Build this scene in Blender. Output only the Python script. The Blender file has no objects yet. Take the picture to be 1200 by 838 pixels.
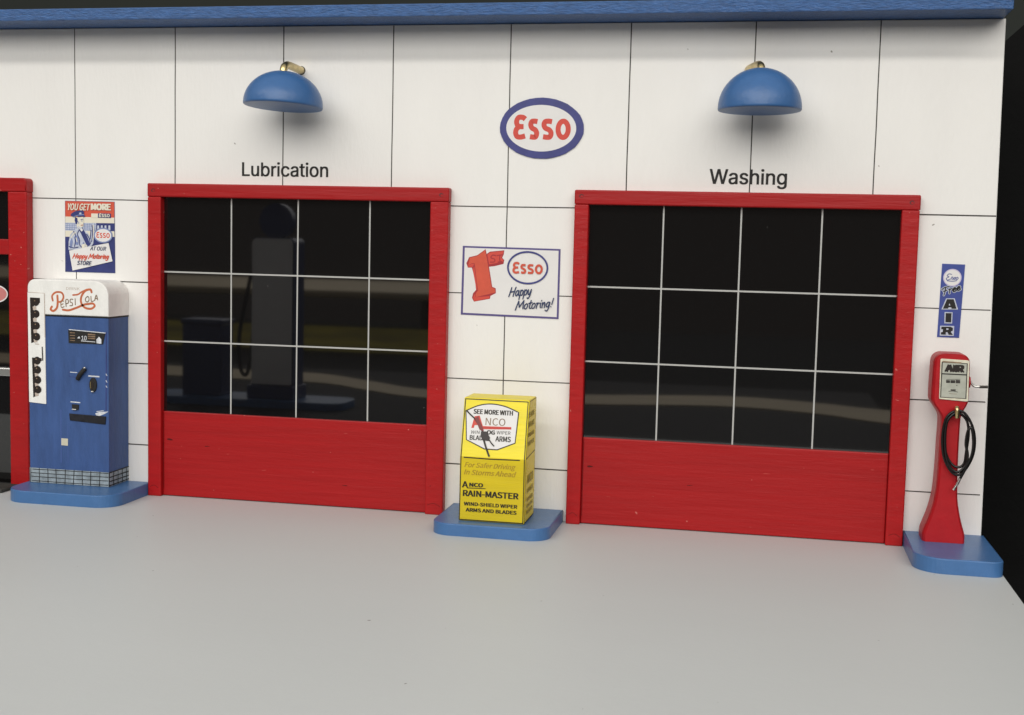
import bpy, bmesh, math, random
from mathutils import Vector, Matrix, Euler
from mathutils.geometry import tessellate_polygon
random.seed(7)
S = 0.01                                   # the script is written in centimetres
scene = bpy.context.scene
COL = scene.collection
R = math.radians

# ------------------------------------------------------------------ camera
CAM = Vector((30.9796, -52.7262, 11.7085)); ROT = Euler((R(84.94697), R(-1.39906), R(11.42874)), 'XYZ')
FPX = 1478.77
cd = bpy.data.cameras.new('camera'); cam = bpy.data.objects.new('camera', cd); COL.objects.link(cam)
cam.location = CAM * S; cam.rotation_euler = ROT
cd.sensor_width = 36; cd.lens = 36 * FPX / 1200; cd.clip_start = 0.02; cd.clip_end = 60
scene.camera = cam
MR = ROT.to_matrix()

def W(px, py, y=0.0, p0=None, n=None):
    """point (x, z) of a real plane (y = const, or p0/n) that a photo pixel was measured on"""
    d = MR @ Vector(((px - 600) / FPX, -(py - 419) / FPX, -1))
    if n is None:
        t = (y - CAM.y) / d.y
    else:
        t = (Vector(p0) - CAM).dot(Vector(n)) / d.dot(Vector(n))
    p = CAM + d * t
    return (p.x, p.z)

# ------------------------------------------------------------------ materials
MATS = {}
def mat(name, col, rough=0.5, spec=0.5, metal=0.0, bump=0.0, bscale=(300, 300, 300), var=0.0, vscale=(60, 60, 60),
        detail=4.0, col2=None, speck=None, coat=0.0):
    if name in MATS: return MATS[name]
    m = bpy.data.materials.new(name); m.use_nodes = True
    nt = m.node_tree; b = nt.nodes['Principled BSDF']
    b.inputs['Base Color'].default_value = (*col, 1); b.inputs['Roughness'].default_value = rough
    b.inputs['Specular IOR Level'].default_value = spec; b.inputs['Metallic'].default_value = metal
    b.inputs['Coat Weight'].default_value = coat
    tc = nt.nodes.new('ShaderNodeTexCoord')
    def noise(sc, det=4.0, rgh=0.6):
        mp = nt.nodes.new('ShaderNodeMapping'); mp.inputs['Scale'].default_value = sc
        nt.links.new(tc.outputs['Object'], mp.inputs['Vector'])
        n = nt.nodes.new('ShaderNodeTexNoise'); n.inputs['Scale'].default_value = 1
        n.inputs['Detail'].default_value = det; n.inputs['Roughness'].default_value = rgh
        nt.links.new(mp.outputs['Vector'], n.inputs['Vector'])
        return n
    last = None
    if var or col2:
        n = noise(vscale, detail)
        rp = nt.nodes.new('ShaderNodeValToRGB')
        c2 = col2 or tuple(max(0, c * (1 - var)) for c in col)
        c1 = col if col2 else tuple(min(1, c * (1 + var)) for c in col)
        rp.color_ramp.elements[0].position = 0.32; rp.color_ramp.elements[1].position = 0.68
        rp.color_ramp.elements[0].color = (*c2, 1); rp.color_ramp.elements[1].color = (*c1, 1)
        nt.links.new(n.outputs['Fac'], rp.inputs['Fac']); last = rp.outputs['Color']
    if speck:
        n = noise((speck[1],) * 3, 1.0)
        rp = nt.nodes.new('ShaderNodeValToRGB')
        rp.color_ramp.elements[0].position = speck[2]; rp.color_ramp.elements[1].position = speck[2] + 0.02
        rp.color_ramp.elements[0].color = (0, 0, 0, 1); rp.color_ramp.elements[1].color = (1, 1, 1, 1)
        nt.links.new(n.outputs['Fac'], rp.inputs['Fac'])
        mx = nt.nodes.new('ShaderNodeMix'); mx.data_type = 'RGBA'
        nt.links.new(rp.outputs['Color'], mx.inputs[0])
        if last: nt.links.new(last, mx.inputs[6])
        else: mx.inputs[6].default_value = (*col, 1)
        mx.inputs[7].default_value = (*speck[0], 1); last = mx.outputs[2]
    if last: nt.links.new(last, b.inputs['Base Color'])
    if bump:
        n = noise(bscale, 5.0, 0.62)
        bp = nt.nodes.new('ShaderNodeBump'); bp.inputs['Strength'].default_value = 1.0
        bp.inputs['Distance'].default_value = bump * S
        nt.links.new(n.outputs['Fac'], bp.inputs['Height']); nt.links.new(bp.outputs['Normal'], b.inputs['Normal'])
    MATS[name] = m
    return m

WHITE = mat('white_wall_paint', (0.81, 0.80, 0.775), 0.5, 0.35, bump=0.018, bscale=(600, 600, 150), var=0.018, vscale=(40, 40, 12), speck=((0.30, 0.28, 0.25), 260, 0.80))
INK = mat('black_ink', (0.018, 0.017, 0.016), 0.6, 0.3)
INKV = mat('faded_ink', (0.05, 0.045, 0.04), 0.6, 0.3, var=0.5, vscale=(500, 500, 500))
RED = mat('red_paint_vertical', (0.37, 0.0055, 0.007), 0.42, 0.30, bump=0.02, bscale=(140, 500, 420), var=0.08, vscale=(60, 200, 300), speck=((0.5, 0.12, 0.10), 480, 0.765))
REDH = mat('red_paint_grain', (0.34, 0.0055, 0.007), 0.42, 0.30, bump=0.022, bscale=(38, 500, 420), var=0.07, vscale=(18, 200, 420), speck=((0.5, 0.12, 0.10), 420, 0.765))
ROOFB = mat('blue_roof_paint', (0.036, 0.112, 0.30), 0.34, 0.6, bump=0.085, bscale=(420, 1200, 1500), var=0.3, vscale=(260, 900, 1500))
BLUE = mat('blue_satin_paint', (0.052, 0.145, 0.335), 0.34, 0.5, bump=0.012, bscale=(500, 500, 500), var=0.07, vscale=(120, 120, 120))
BLUED = mat('blue_dome_paint', (0.040, 0.125, 0.31), 0.36, 0.5, bump=0.016, bscale=(500, 500, 500), var=0.04, vscale=(200, 200, 200))
MACH = mat('machine_blue', (0.038, 0.086, 0.24), 0.5, 0.4, bump=0.02, bscale=(500, 500, 180), var=0.14, vscale=(220, 220, 50))
HOODW = mat('machine_white', (0.82, 0.815, 0.785), 0.45, 0.4, bump=0.025, bscale=(500, 500, 260), var=0.05, vscale=(220, 220, 120))
KICK = mat('kickplate_grey', (0.27, 0.32, 0.35), 0.45, 0.5, var=0.3, vscale=(300, 300, 300))
GROUND = mat('grey_floor_paint', (0.535, 0.552, 0.545), 0.5, 0.38, bump=0.008, bscale=(300, 300, 300), var=0.008, vscale=(9, 22, 9), speck=((0.2, 0.19, 0.18), 330, 0.80))
ROAD = mat('dark_road_paint', (0.012, 0.012, 0.015), 0.7, 0.1, var=0.2, vscale=(60, 60, 60))
ROOMW = mat('dark_room_wall', (0.042, 0.047, 0.042), 0.8, 0.2)
GLASS = mat('black_acrylic', (0.0048, 0.0046, 0.0048), 0.03, 1.0, speck=((0.08, 0.08, 0.08), 420, 0.835))
BAR = mat('silver_tape', (0.44, 0.44, 0.425), 0.35, 0.6, bump=0.01, bscale=(900, 900, 900))
BRASS = mat('brass', (0.62, 0.50, 0.25), 0.3, 0.5, metal=1.0, var=0.15, vscale=(400, 400, 400))
BLACKB = mat('black_backdrop_cloth', (0.006, 0.006, 0.006), 0.9, 0.1, bump=0.1, bscale=(60, 60, 60), var=0.3, vscale=(6, 6, 3))
TABLE = mat('black_table_cloth', (0.006, 0.006, 0.006), 0.9, 0.1, bump=0.1, bscale=(120, 120, 120))
PAPER = mat('white_paper', (0.74, 0.73, 0.72), 0.5, 0.3, var=0.02, vscale=(90, 90, 90))
PAPERC = mat('cream_paper', (0.74, 0.70, 0.58), 0.5, 0.3)
OVALB = mat('print_navy', (0.045, 0.05, 0.20), 0.4, 0.4, var=0.12, vscale=(160, 160, 160))
PURP = mat('print_purple', (0.10, 0.08, 0.23), 0.45, 0.3)
PRED = mat('print_red', (0.60, 0.075, 0.055), 0.45, 0.3, var=0.06, vscale=(200, 200, 200))
PORG = mat('print_orange_red', (0.60, 0.095, 0.055), 0.45, 0.3, var=0.06, vscale=(200, 200, 200))
PDRED = mat('print_dark_red', (0.36, 0.035, 0.04), 0.45, 0.3)
PNAVY = mat('print_poster_navy', (0.035, 0.045, 0.17), 0.45, 0.35, var=0.12, vscale=(200, 200, 200))
PMID = mat('print_mid_blue', (0.20, 0.25, 0.45), 0.45, 0.3, var=0.2, vscale=(400, 400, 400))
PPALE = mat('print_pale_blue', (0.50, 0.54, 0.64), 0.45, 0.3, var=0.15, vscale=(500, 500, 500))
SCRIPT = mat('print_script_navy', (0.03, 0.045, 0.11), 0.45, 0.3)
ABLUE = mat('print_air_blue', (0.05, 0.075, 0.29), 0.4, 0.35, var=0.12, vscale=(140, 140, 140))
LILAC = mat('print_lilac', (0.55, 0.50, 0.66), 0.45, 0.3)
PEPSI = mat('print_logo_orange', (0.52, 0.145, 0.065), 0.5, 0.3, var=0.12, vscale=(300, 300, 300))
BROWNT = mat('print_brown', (0.24, 0.16, 0.10), 0.5, 0.3, var=0.3, vscale=(400, 400, 400))
DKPR = mat('print_dark_brown', (0.020, 0.014, 0.012), 0.4, 0.4)
PINKP = mat('print_pinkish', (0.50, 0.42, 0.36), 0.5, 0.3)
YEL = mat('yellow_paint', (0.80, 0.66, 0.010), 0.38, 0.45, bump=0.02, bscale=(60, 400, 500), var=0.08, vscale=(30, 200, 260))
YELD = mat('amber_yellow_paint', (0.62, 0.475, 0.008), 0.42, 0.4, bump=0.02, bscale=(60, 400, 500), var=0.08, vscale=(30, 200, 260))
TAN = mat('print_tan', (0.38, 0.25, 0.02), 0.5, 0.3, var=0.25, vscale=(500, 500, 500))
BLKINK = mat('print_black', (0.022, 0.018, 0.012), 0.45, 0.35, var=0.4, vscale=(600, 600, 600))
OLIVE = mat('print_olive', (0.36, 0.29, 0.02), 0.5, 0.3, var=0.4, vscale=(500, 500, 500))
PUMPR = mat('pump_red', (0.40, 0.008, 0.013), 0.42, 0.32, bump=0.012, bscale=(400, 400, 400), var=0.06, vscale=(200, 200, 200))
DIAL = mat('dial_grey_paper', (0.42, 0.43, 0.37), 0.4, 0.4, var=0.1, vscale=(300, 300, 300))
DIALW = mat('dial_cream_rim', (0.66, 0.63, 0.50), 0.45, 0.4, var=0.15, vscale=(400, 400, 400))
RUBBER = mat('black_rubber', (0.006, 0.0055, 0.0055), 0.3, 0.4)
STEEL = mat('steel', (0.62, 0.60, 0.57), 0.3, 0.5, metal=1.0)
SILVER = mat('silver_print', (0.62, 0.64, 0.68), 0.4, 0.4, var=0.2, vscale=(600, 600, 600))
BEIGE = mat('print_beige', (0.56, 0.53, 0.42), 0.5, 0.3)
PINKR = mat('print_pink', (0.55, 0.20, 0.19), 0.45, 0.3)
RUBMAT = mat('grey_rubber', (0.05, 0.05, 0.045), 0.8, 0.2, bump=0.05, bscale=(500, 500, 500), var=0.3, vscale=(150, 150, 150))
PUMPW = mat('pale_grey_paint', (0.88, 0.88, 0.88), 0.4, 0.45)
NAVYP = mat('navy_paint', (0.03, 0.05, 0.15), 0.4, 0.45)
WOOD = mat('pale_wood', (0.55, 0.45, 0.30), 0.6, 0.3, bump=0.05, bscale=(20, 200, 200), var=0.15, vscale=(6, 120, 120))
YELB = mat('yellow_board_paint', (0.45, 0.37, 0.03), 0.5, 0.4, col2=(0.16, 0.13, 0.02), vscale=(9, 70, 70))

# ------------------------------------------------------------------ mesh builder
def crom(pts, n=8, closed=False):
    P = [Vector(p) for p in pts]; m = len(P); out = []
    for i in range(m if closed else m - 1):
        if closed: a, b, c, d = P[(i - 1) % m], P[i], P[(i + 1) % m], P[(i + 2) % m]
        else: a, b, c, d = P[max(i - 1, 0)], P[i], P[i + 1], P[min(i + 2, m - 1)]
        for k in range(n):
            t = k / n
            out.append(0.5 * ((2 * b) + (c - a) * t + (2 * a - 5 * b + 4 * c - d) * t * t + (3 * b - a - 3 * c + d) * t ** 3))
    if not closed: out.append(P[-1])
    return out

def ell(cx, cz, rx, rz, n=48, rot=0.0, jit=0.0):
    c, s = math.cos(rot), math.sin(rot); o = []
    for i in range(n):
        a = 2 * math.pi * i / n; k = 1 + random.uniform(-jit, jit)
        u, v = rx * math.cos(a) * k, rz * math.sin(a) * k
        o.append((cx + u * c - v * s, cz + u * s + v * c))
    return o

def rrect(x0, x1, z0, z1, r, n=6):
    o = []
    rr = r if isinstance(r, (list, tuple)) else (r,) * 4           # bl, br, tr, tl
    for (cx, cz, a0, q) in ((x0, z0, 180, rr[0]), (x1, z0, 270, rr[1]), (x1, z1, 0, rr[2]), (x0, z1, 90, rr[3])):
        sx = 1 if cx == x0 else -1; sz = 1 if cz == z0 else -1
        if q <= 1e-6: o.append((cx, cz)); continue
        for k in range(n + 1):
            a = R(a0 + 90 * k / n)
            o.append((cx + sx * q + q * math.cos(a), cz + sz * q + q * math.sin(a)))
    return o

FONT = None
try:                                               # Blender's own bundled sans; the built-in face otherwise
    import os
    FD = bpy.utils.system_resource('DATAFILES', path='fonts')
    FONT = bpy.data.fonts.load(os.path.join(FD, 'Inter.woff2'))
    FONT2 = bpy.data.fonts.load(os.path.join(FD, 'Noto Sans CJK Regular.woff2'))
except Exception: FONT = FONT2 = None
CAPH = {}
class MB:
    def __init__(self):
        self.bm = bmesh.new(); self.mats = []; self.layer = 0.0
    def mi(self, m):
        if m not in self.mats: self.mats.append(m)
        return self.mats.index(m)
    def face(self, vs, m, smooth=False):
        try: f = self.bm.faces.new(vs)
        except ValueError: return None
        f.material_index = self.mi(m); f.smooth = smooth
        return f
    def merge(self, tb, m, smooth=False):
        mp = {v: self.bm.verts.new(v.co) for v in tb.verts}
        for f in tb.faces: self.face([mp[v] for v in f.verts], m, smooth)
        tb.free()
    def box(self, x0, x1, y0, y1, z0, z1, m, bev=0.0, seg=2):
        tb = bmesh.new(); bmesh.ops.create_cube(tb, size=1)
        for v in tb.verts:
            v.co = Vector((x0 + (v.co.x + .5) * (x1 - x0), y0 + (v.co.y + .5) * (y1 - y0), z0 + (v.co.z + .5) * (z1 - z0)))
        if bev: bmesh.ops.bevel(tb, geom=tb.edges[:], offset=bev, segments=seg, affect='EDGES', profile=0.5)
        self.merge(tb, m)
    def loft(self, rings, m, smooth=False, caps=(True, True), closed=True):
        """rings: lists of 3-D points with equal counts"""
        V = [[self.bm.verts.new(p) for p in r] for r in rings]
        n = len(V[0])
        for a, b in zip(V, V[1:]):
            for i in range(n if closed else n - 1):
                j = (i + 1) % n
                self.face([a[i], a[j], b[j], b[i]], m, smooth)
        if caps[0]: self.cap(rings[0], m)
        if caps[1]: self.cap(rings[-1], m)
    def cap(self, pts, m):
        vs = [self.bm.verts.new(p) for p in pts]
        for t in tessellate_polygon([[Vector(p) for p in pts]]): self.face([vs[i] for i in t], m)
    def prism_y(self, out, y0, y1, m, bev=0.0, smooth=False):
        """outline in (x, z), from y0 (front) to y1 (back); bev rounds the front edge"""
        rings = []
        if bev:
            cx = sum(p[0] for p in out) / len(out); 
            for k in range(4):
                a = math.pi / 2 * k / 3
                ins = bev * (1 - math.sin(a)); yy = y0 + bev * (1 - math.cos(a))
                rings.append([(x, yy, z) for x, z in inset(out, ins)])
        else: rings.append([(x, y0, z) for x, z in out])
        rings.append([(x, y1, z) for x, z in out])
        self.loft(rings, m, smooth)
    def prism_z(self, out, z0, z1, m, bev=0.0):
        """outline in (x, y); bev rounds the top edge"""
        rings = [[(x, y, z0) for x, y in out]]
        if bev:
            for k in range(5):
                a = math.pi / 2 * k / 4
                rings.append([(x, y, z1 - bev * (1 - math.sin(a))) for x, y in inset(out, bev * (1 - math.cos(a)))])
        else: rings.append([(x, y, z1) for x, y in out])
        self.loft(rings, m)
    # ---- flat print on a plane: plane(u, v, lift) -> 3-D point
    def flat(self, pts, plane, m, lift=None):
        if lift is None: self.layer += 0.0005; lift = self.layer
        vs = [self.bm.verts.new(plane(u, v, lift)) for u, v in pts]
        for t in tessellate_polygon([[Vector((u, v, 0)) for u, v in pts]]):
            self.face([vs[i] for i in t], m)
    def ribbon(self, pts, w, plane, m, closed=False, smooth=8, taper=False, cap=True):
        P = crom([(p[0], p[1], 0) for p in pts], smooth, closed) if smooth else [Vector((p[0], p[1], 0)) for p in pts]
        self.layer += 0.0005; n = len(P); L, Rr = [], []
        for i, p in enumerate(P):
            a = P[(i - 1) % n] if (closed or i) else p; b = P[(i + 1) % n] if (closed or i < n - 1) else p
            t = (b - a)
            if t.length < 1e-9: t = Vector((1, 0, 0))
            t.normalize(); q = Vector((-t.y, t.x, 0))
            ww = w / 2
            if taper: ww *= 0.35 + 0.65 * math.sin(math.pi * min(1, max(0.0, i / (n - 1))))
            L.append(self.bm.verts.new(plane(p.x + q.x * ww, p.y + q.y * ww, self.layer)))
            Rr.append(self.bm.verts.new(plane(p.x - q.x * ww, p.y - q.y * ww, self.layer)))
        for i in range(n if closed else n - 1):
            j = (i + 1) % n
            self.face([L[i], Rr[i], Rr[j], L[j]], m)
        if cap and not closed and not taper:
            for e, d in ((0, P[0] - P[1]), (n - 1, P[-1] - P[-2])):
                a0 = math.atan2(d.y, d.x)
                c = [plane(P[e].x + w / 2 * math.cos(a0 + R(-90 + 30 * k)), P[e].y + w / 2 * math.sin(a0 + R(-90 + 30 * k)), self.layer) for k in range(7)]
                self.face([self.bm.verts.new(q) for q in c], m)
    def text(self, body, u0, u1, v0, cap, plane, m, bold=0.0, shear=0.0, rot=0.0, slope=0.0, space=1.0):
        c = bpy.data.curves.new('text_outline', 'FONT'); c.body = body; c.size = 1; c.shear = shear
        c.space_character = space; c.resolution_u = 4
        fk = body.lower()[1:] == body[1:]
        if FONT: c.font = FONT if fk else FONT2
        if fk not in CAPH:
            c2 = c.copy(); c2.body = 'H'; c2.offset = 0; o2 = bpy.data.objects.new('cap_height', c2); COL.objects.link(o2)
            d2 = bpy.context.evaluated_depsgraph_get(); d2.update(); m2 = bpy.data.meshes.new_from_object(o2.evaluated_get(d2))
            CAPH[fk] = max(v.co.y for v in m2.vertices); bpy.data.objects.remove(o2); bpy.data.curves.remove(c2); bpy.data.meshes.remove(m2)
        o = bpy.data.objects.new('text_outline', c); COL.objects.link(o)
        dg = bpy.context.evaluated_depsgraph_get(); dg.update()
        me = bpy.data.meshes.new_from_object(o.evaluated_get(dg))
        xs = [v.co.x for v in me.vertices]; x0, x1 = min(xs), max(xs)
        kx = (u1 - u0) / (x1 - x0); kz = cap / CAPH[fk]
        cr, sr = math.cos(rot), math.sin(rot); e = bold * kx
        for du, dv in ([(0, 0)] if bold < .004 else [(-e, e * .4), (e, e * .4), (-e, -e * .4), (e, -e * .4), (-e * .5, 0), (e * .5, 0), (0, 0)]):
            self.layer += 0.0003; vs = []
            for v in me.vertices:
                a, b = (v.co.x - x0) * kx + du, v.co.y * kz + dv
                b += slope * a
                vs.append(self.bm.verts.new(plane(u0 + a * cr - b * sr, v0 + a * sr + b * cr, self.layer)))
            for p in me.polygons: self.face([vs[i] for i in p.vertices], m)
        bpy.data.objects.remove(o); bpy.data.curves.remove(c); bpy.data.meshes.remove(me)
    def tube(self, path, r, m, n=10, smooth=6, caps=True):
        P = crom(path, smooth) if smooth else [Vector(p) for p in path]
        rings = []; up = Vector((0, 1, 0.13)).normalized()
        for i, p in enumerate(P):
            t = (P[min(i + 1, len(P) - 1)] - P[max(i - 1, 0)]).normalized()
            a = up - t * up.dot(t)
            if a.length < 1e-3: a = Vector((1, 0, 0)) - t * t.x
            a.normalize(); b = t.cross(a); up = a
            rr = r(i / (len(P) - 1)) if callable(r) else r
            rings.append([p + (a * math.cos(2 * math.pi * k / n) + b * math.sin(2 * math.pi * k / n)) * rr for k in range(n)])
        self.loft(rings, m, True, (caps, caps))
    def xform(self, M):
        bmesh.ops.transform(self.bm, matrix=M, verts=self.bm.verts[:])
    def build(self, name, parent=None, base=(0, 0, 0), flip=True):
        me = bpy.data.meshes.new(name)
        b = Vector(base)
        for v in self.bm.verts: v.co = (v.co - b) * S
        bmesh.ops.recalc_face_normals(self.bm, faces=self.bm.faces[:]) if flip else None
        self.bm.to_mesh(me); self.bm.free()
        for m in self.mats: me.materials.append(m)
        o = bpy.data.objects.new(name, me); COL.objects.link(o)
        if parent: o.parent = parent
        else: o.location = b * S
        return o

def inset(out, d):
    """move a convex-ish outline inwards by d"""
    n = len(out); cw = sum(out[i][0] * out[(i + 1) % n][1] - out[(i + 1) % n][0] * out[i][1] for i in range(n))
    sg = 1 if cw > 0 else -1; res = []
    for i in range(n):
        p, a, b = Vector(out[i]), Vector(out[i - 1]), Vector(out[(i + 1) % n])
        e1, e2 = (p - a), (b - p)
        n1 = Vector((-e1.y, e1.x)).normalized() if e1.length > 1e-9 else Vector((0, 0))
        n2 = Vector((-e2.y, e2.x)).normalized() if e2.length > 1e-9 else Vector((0, 0))
        k = n1 + n2
        if k.length < 1e-9: k = n1
        k = k / max(0.3, k.dot(n1) if k.dot(n1) > 0 else 0.3)
        res.append((p.x + k.x * d * sg, p.y + k.y * d * sg))
    return res

def wallplane(y):                                  # printed side faces -y
    return lambda u, v, l: (u, y - l, v)

def empty(name, label, cat, base, group=None):
    o = bpy.data.objects.new(name, None); COL.objects.link(o); o.location = Vector(base) * S
    o.empty_display_size = 0.01
    return tag(o, label, cat, group)
def tag(o, label, cat, group=None):
    o['label'] = label; o['category'] = cat
    if group: o['group'] = group
    return o
def structure(o): o['kind'] = 'structure'; return o

# stroke letters, unit box (x, height with x-height 0.6)
GL = {
 'H': ([[(.05, 0), (.2, .5), (.3, 1)], [(.7, 0), (.8, .5), (.95, 1)], [(.15, .48), (.5, .52), (.85, .56)]], 1.0),
 'M': ([[(0, -.05), (.12, .4), (.28, .98)], [(.28, .98), (.42, .5), (.5, .25)], [(.5, .25), (.75, .65), (1.0, 1.0)], [(1.0, 1.0), (.98, .5), (1.02, .05)]], 1.12),
 'a': ([[(.48, .55), (.25, .6), (.06, .35), (.12, .05), (.32, .08), (.5, .5)], [(.5, .58), (.48, .2), (.62, .0)]], .66),
 'p': ([[(.12, .62), (.1, .2), (.02, -.4)], [(.1, .4), (.3, .62), (.5, .45), (.4, .08), (.12, .05)]], .6),
 'y': ([[(.08, .6), (.1, .15), (.3, .08), (.52, .6)], [(.52, .6), (.42, -.05), (.2, -.4), (.05, -.3)]], .6),
 'o': ([[(.3, .6), (.08, .4), (.1, .08), (.32, .02), (.5, .3), (.42, .56), (.28, .6)]], .58),
 't': ([[(.3, .95), (.2, .4), (.22, .05), (.42, .05)], [(.02, .62), (.48, .68)]], .46),
 'r': ([[(.05, .55), (.2, .6), (.15, .3), (.12, 0)], [(.16, .35), (.3, .58), (.48, .55)]], .5),
 'i': ([[(.15, .58), (.12, .2), (.2, .02)], [(.2, .82), (.22, .86)]], .3),
 'n': ([[(.08, .6), (.1, 0)], [(.1, .3), (.28, .6), (.42, .5), (.42, .0)]], .58),
 'g': ([[(.48, .55), (.25, .6), (.06, .35), (.14, .08), (.34, .12), (.5, .55)], [(.5, .58), (.45, -.05), (.25, -.4), (.0, -.3)]], .62),
 'e': ([[(.08, .3), (.4, .38), (.42, .55), (.22, .6), (.06, .3), (.2, .02), (.5, .14)]], .54),
 's': ([[(.42, .5), (.28, .6), (.12, .46), (.36, .22), (.26, .03), (.04, .1)]], .48),
 'F': ([[(.0, .85), (.4, 1.0), (.95, .98)], [(.5, .98), (.38, .4), (.2, -.05)], [(.2, .5), (.65, .55)]], .8),
 '!': ([[(.3, 1.0), (.18, .32)], [(.1, .06), (.12, .03)]], .35),
 ' ': ([], .35),
}
def script(mb, body, p0, p1, h, w, plane, m, slant=0.25):
    """brush lettering from p0 to p1 along the baseline"""
    tot = sum(GL[c][1] for c in body); d = Vector((p1[0] - p0[0], p1[1] - p0[1])); L = d.length; e = d.normalized(); q = Vector((-e.y, e.x))
    k = L / tot; x = 0
    for c in body:
        for st in GL[c][0]:
            pts = []
            for a, b in st:
                t = (x + a) * k + slant * b * h
                pts.append((p0[0] + e.x * t + q.x * b * h, p0[1] + e.y * t + q.y * b * h))
            mb.ribbon(pts, w, plane, m, smooth=5)
        x += GL[c][1]

def oval_word(mb, x0, x1, z0, hE, hs, w, plane, m):
    """rounded E and three round letters, the word of the round signs"""
    tot = x1 - x0; iw = w / 2
    f = lambda P, a, b, h: [(x0 + tot * a + iw + u * (tot * (b - a) - w), z0 + iw + v * (h - w)) for u, v in P]
    E1 = [(1.08, .9), (.8, .99), (.3, .98), (.08, .78), (.22, .58), (.5, .53), (.9, .53)]
    E2 = [(.8, .52), (.45, .52), (.12, .42), (.0, .22), (.18, .03), (.6, .0), (1.1, .06)]
    mb.ribbon(f(E1, 0, .24, hE), w, plane, m, cap=False); mb.ribbon(f(E2, 0, .24, hE), w, plane, m, cap=False)
    s = [(1.1, .97), (.6, 1.0), (.14, .96), (.0, .76), (.22, .57), (.75, .45), (1.0, .26), (.86, .03), (.45, .0), (-.1, .03)]
    for a, b in ((.262, .455), (.492, .705)): mb.ribbon(f(s, a, b, hs), w, plane, m, cap=False)
    a, b = .738, 1.0
    mb.ribbon(f([(.5 + .5 * math.cos(t), .5 + .5 * math.sin(t)) for t in [2 * math.pi * k / 16 for k in range(16)]], a, b, hs), w, plane, m, closed=True)

# ------------------------------------------------------------------ setting
m = MB(); m.box(-32, 40.02, -60, 2.5, -1.6, 0, GROUND, 0.03)
structure(m.build('pavement', base=(4, -24, 0)))
m = MB(); m.box(-130, 130, -160, 40, -3.4, -1.62, TABLE)
structure(m.build('tabletop', base=(0, -60, -2)))
m = MB(); m.prism_z([(-32, -59.9), (40.0, -59.9), (40.0, -25.96), (13, -25.96), (6, -21), (-32, -21)], .0045, .03, ROAD)
structure(m.build('road', base=(4, -38, 0)))
m = MB()                                            # black cloth hung close behind the model, its top edge slanting up to the right
top = lambda x: 19.0 + .95 * (x - 38.5) if x > 34 else 14.7
rows = []
for k in range(7):
    rows.append([(x * .5, 7 + .45 * math.sin(x * .21 + k * .1) + .25 * math.sin(x * .47 + 1), -1.6 + (top(x * .5) + 1.6) * k / 6) for x in range(-80, 180, 2)])
m.loft(rows, BLACKB, True, (False, False), closed=False)
structure(m.build('backdrop', base=(0, 7, 0)))
m = MB(); m.box(-220, 260, 150, 154, -90, 170, ROOMW)
structure(m.build('room_wall', base=(0, 150, 0)))

# ------------------------------------------------------------------ garage building
GB = (18, 0, 0)
garage = empty('garage_building', 'white model garage front with blue roof edge and red doors', 'building', GB)
m = MB()
front = [(-32, 0), (39.86, 0), (39.67, 20.97), (-32, 20.97)]
m.prism_y(front, 0, 2.2, WHITE, 0.04)
pl = wallplane(0)
def ruled(a, b, w=0.047):
    n = max(3, int((abs(a[0] - b[0]) + abs(a[1] - b[1])) / 1.2)); P = []
    for k in range(n + 1):
        t = k / n; j = random.uniform(-.006, .006)
        dx, dz = b[0] - a[0], b[1] - a[1]; l = math.hypot(dx, dz)
        P.append((a[0] + dx * t - dz / l * j, a[1] + dz * t + dx / l * j))
    m.ribbon(P, w * random.uniform(.85, 1.15), pl, INKV, smooth=3, cap=False)
for k, x in enumerate((-5.0, .021, 4.90, 9.99, 14.95, 20.06, 25.10, 30.14, 35.0)):
    full = k in (1, 5)
    ruled((x, 20.95), (x + (.03 if full else 0), 0.0 if full else 14.0))
for z in (13.35, 9.655, 5.96, 2.22):
    for a, b in ((-2.15, 3.85), (17.5, 23.1), (36.7, 39.72)):
        ruled((a, z + random.uniform(-.02, .02)), (b, z + random.uniform(-.02, .02)))
wall = m.build('wall', garage, GB)
m = MB(); m.box(-32, 39.62, -1.86, 4, 20.985, 21.5, ROOFB, 0.06, 3)
m.build('roof', garage, GB)

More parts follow.
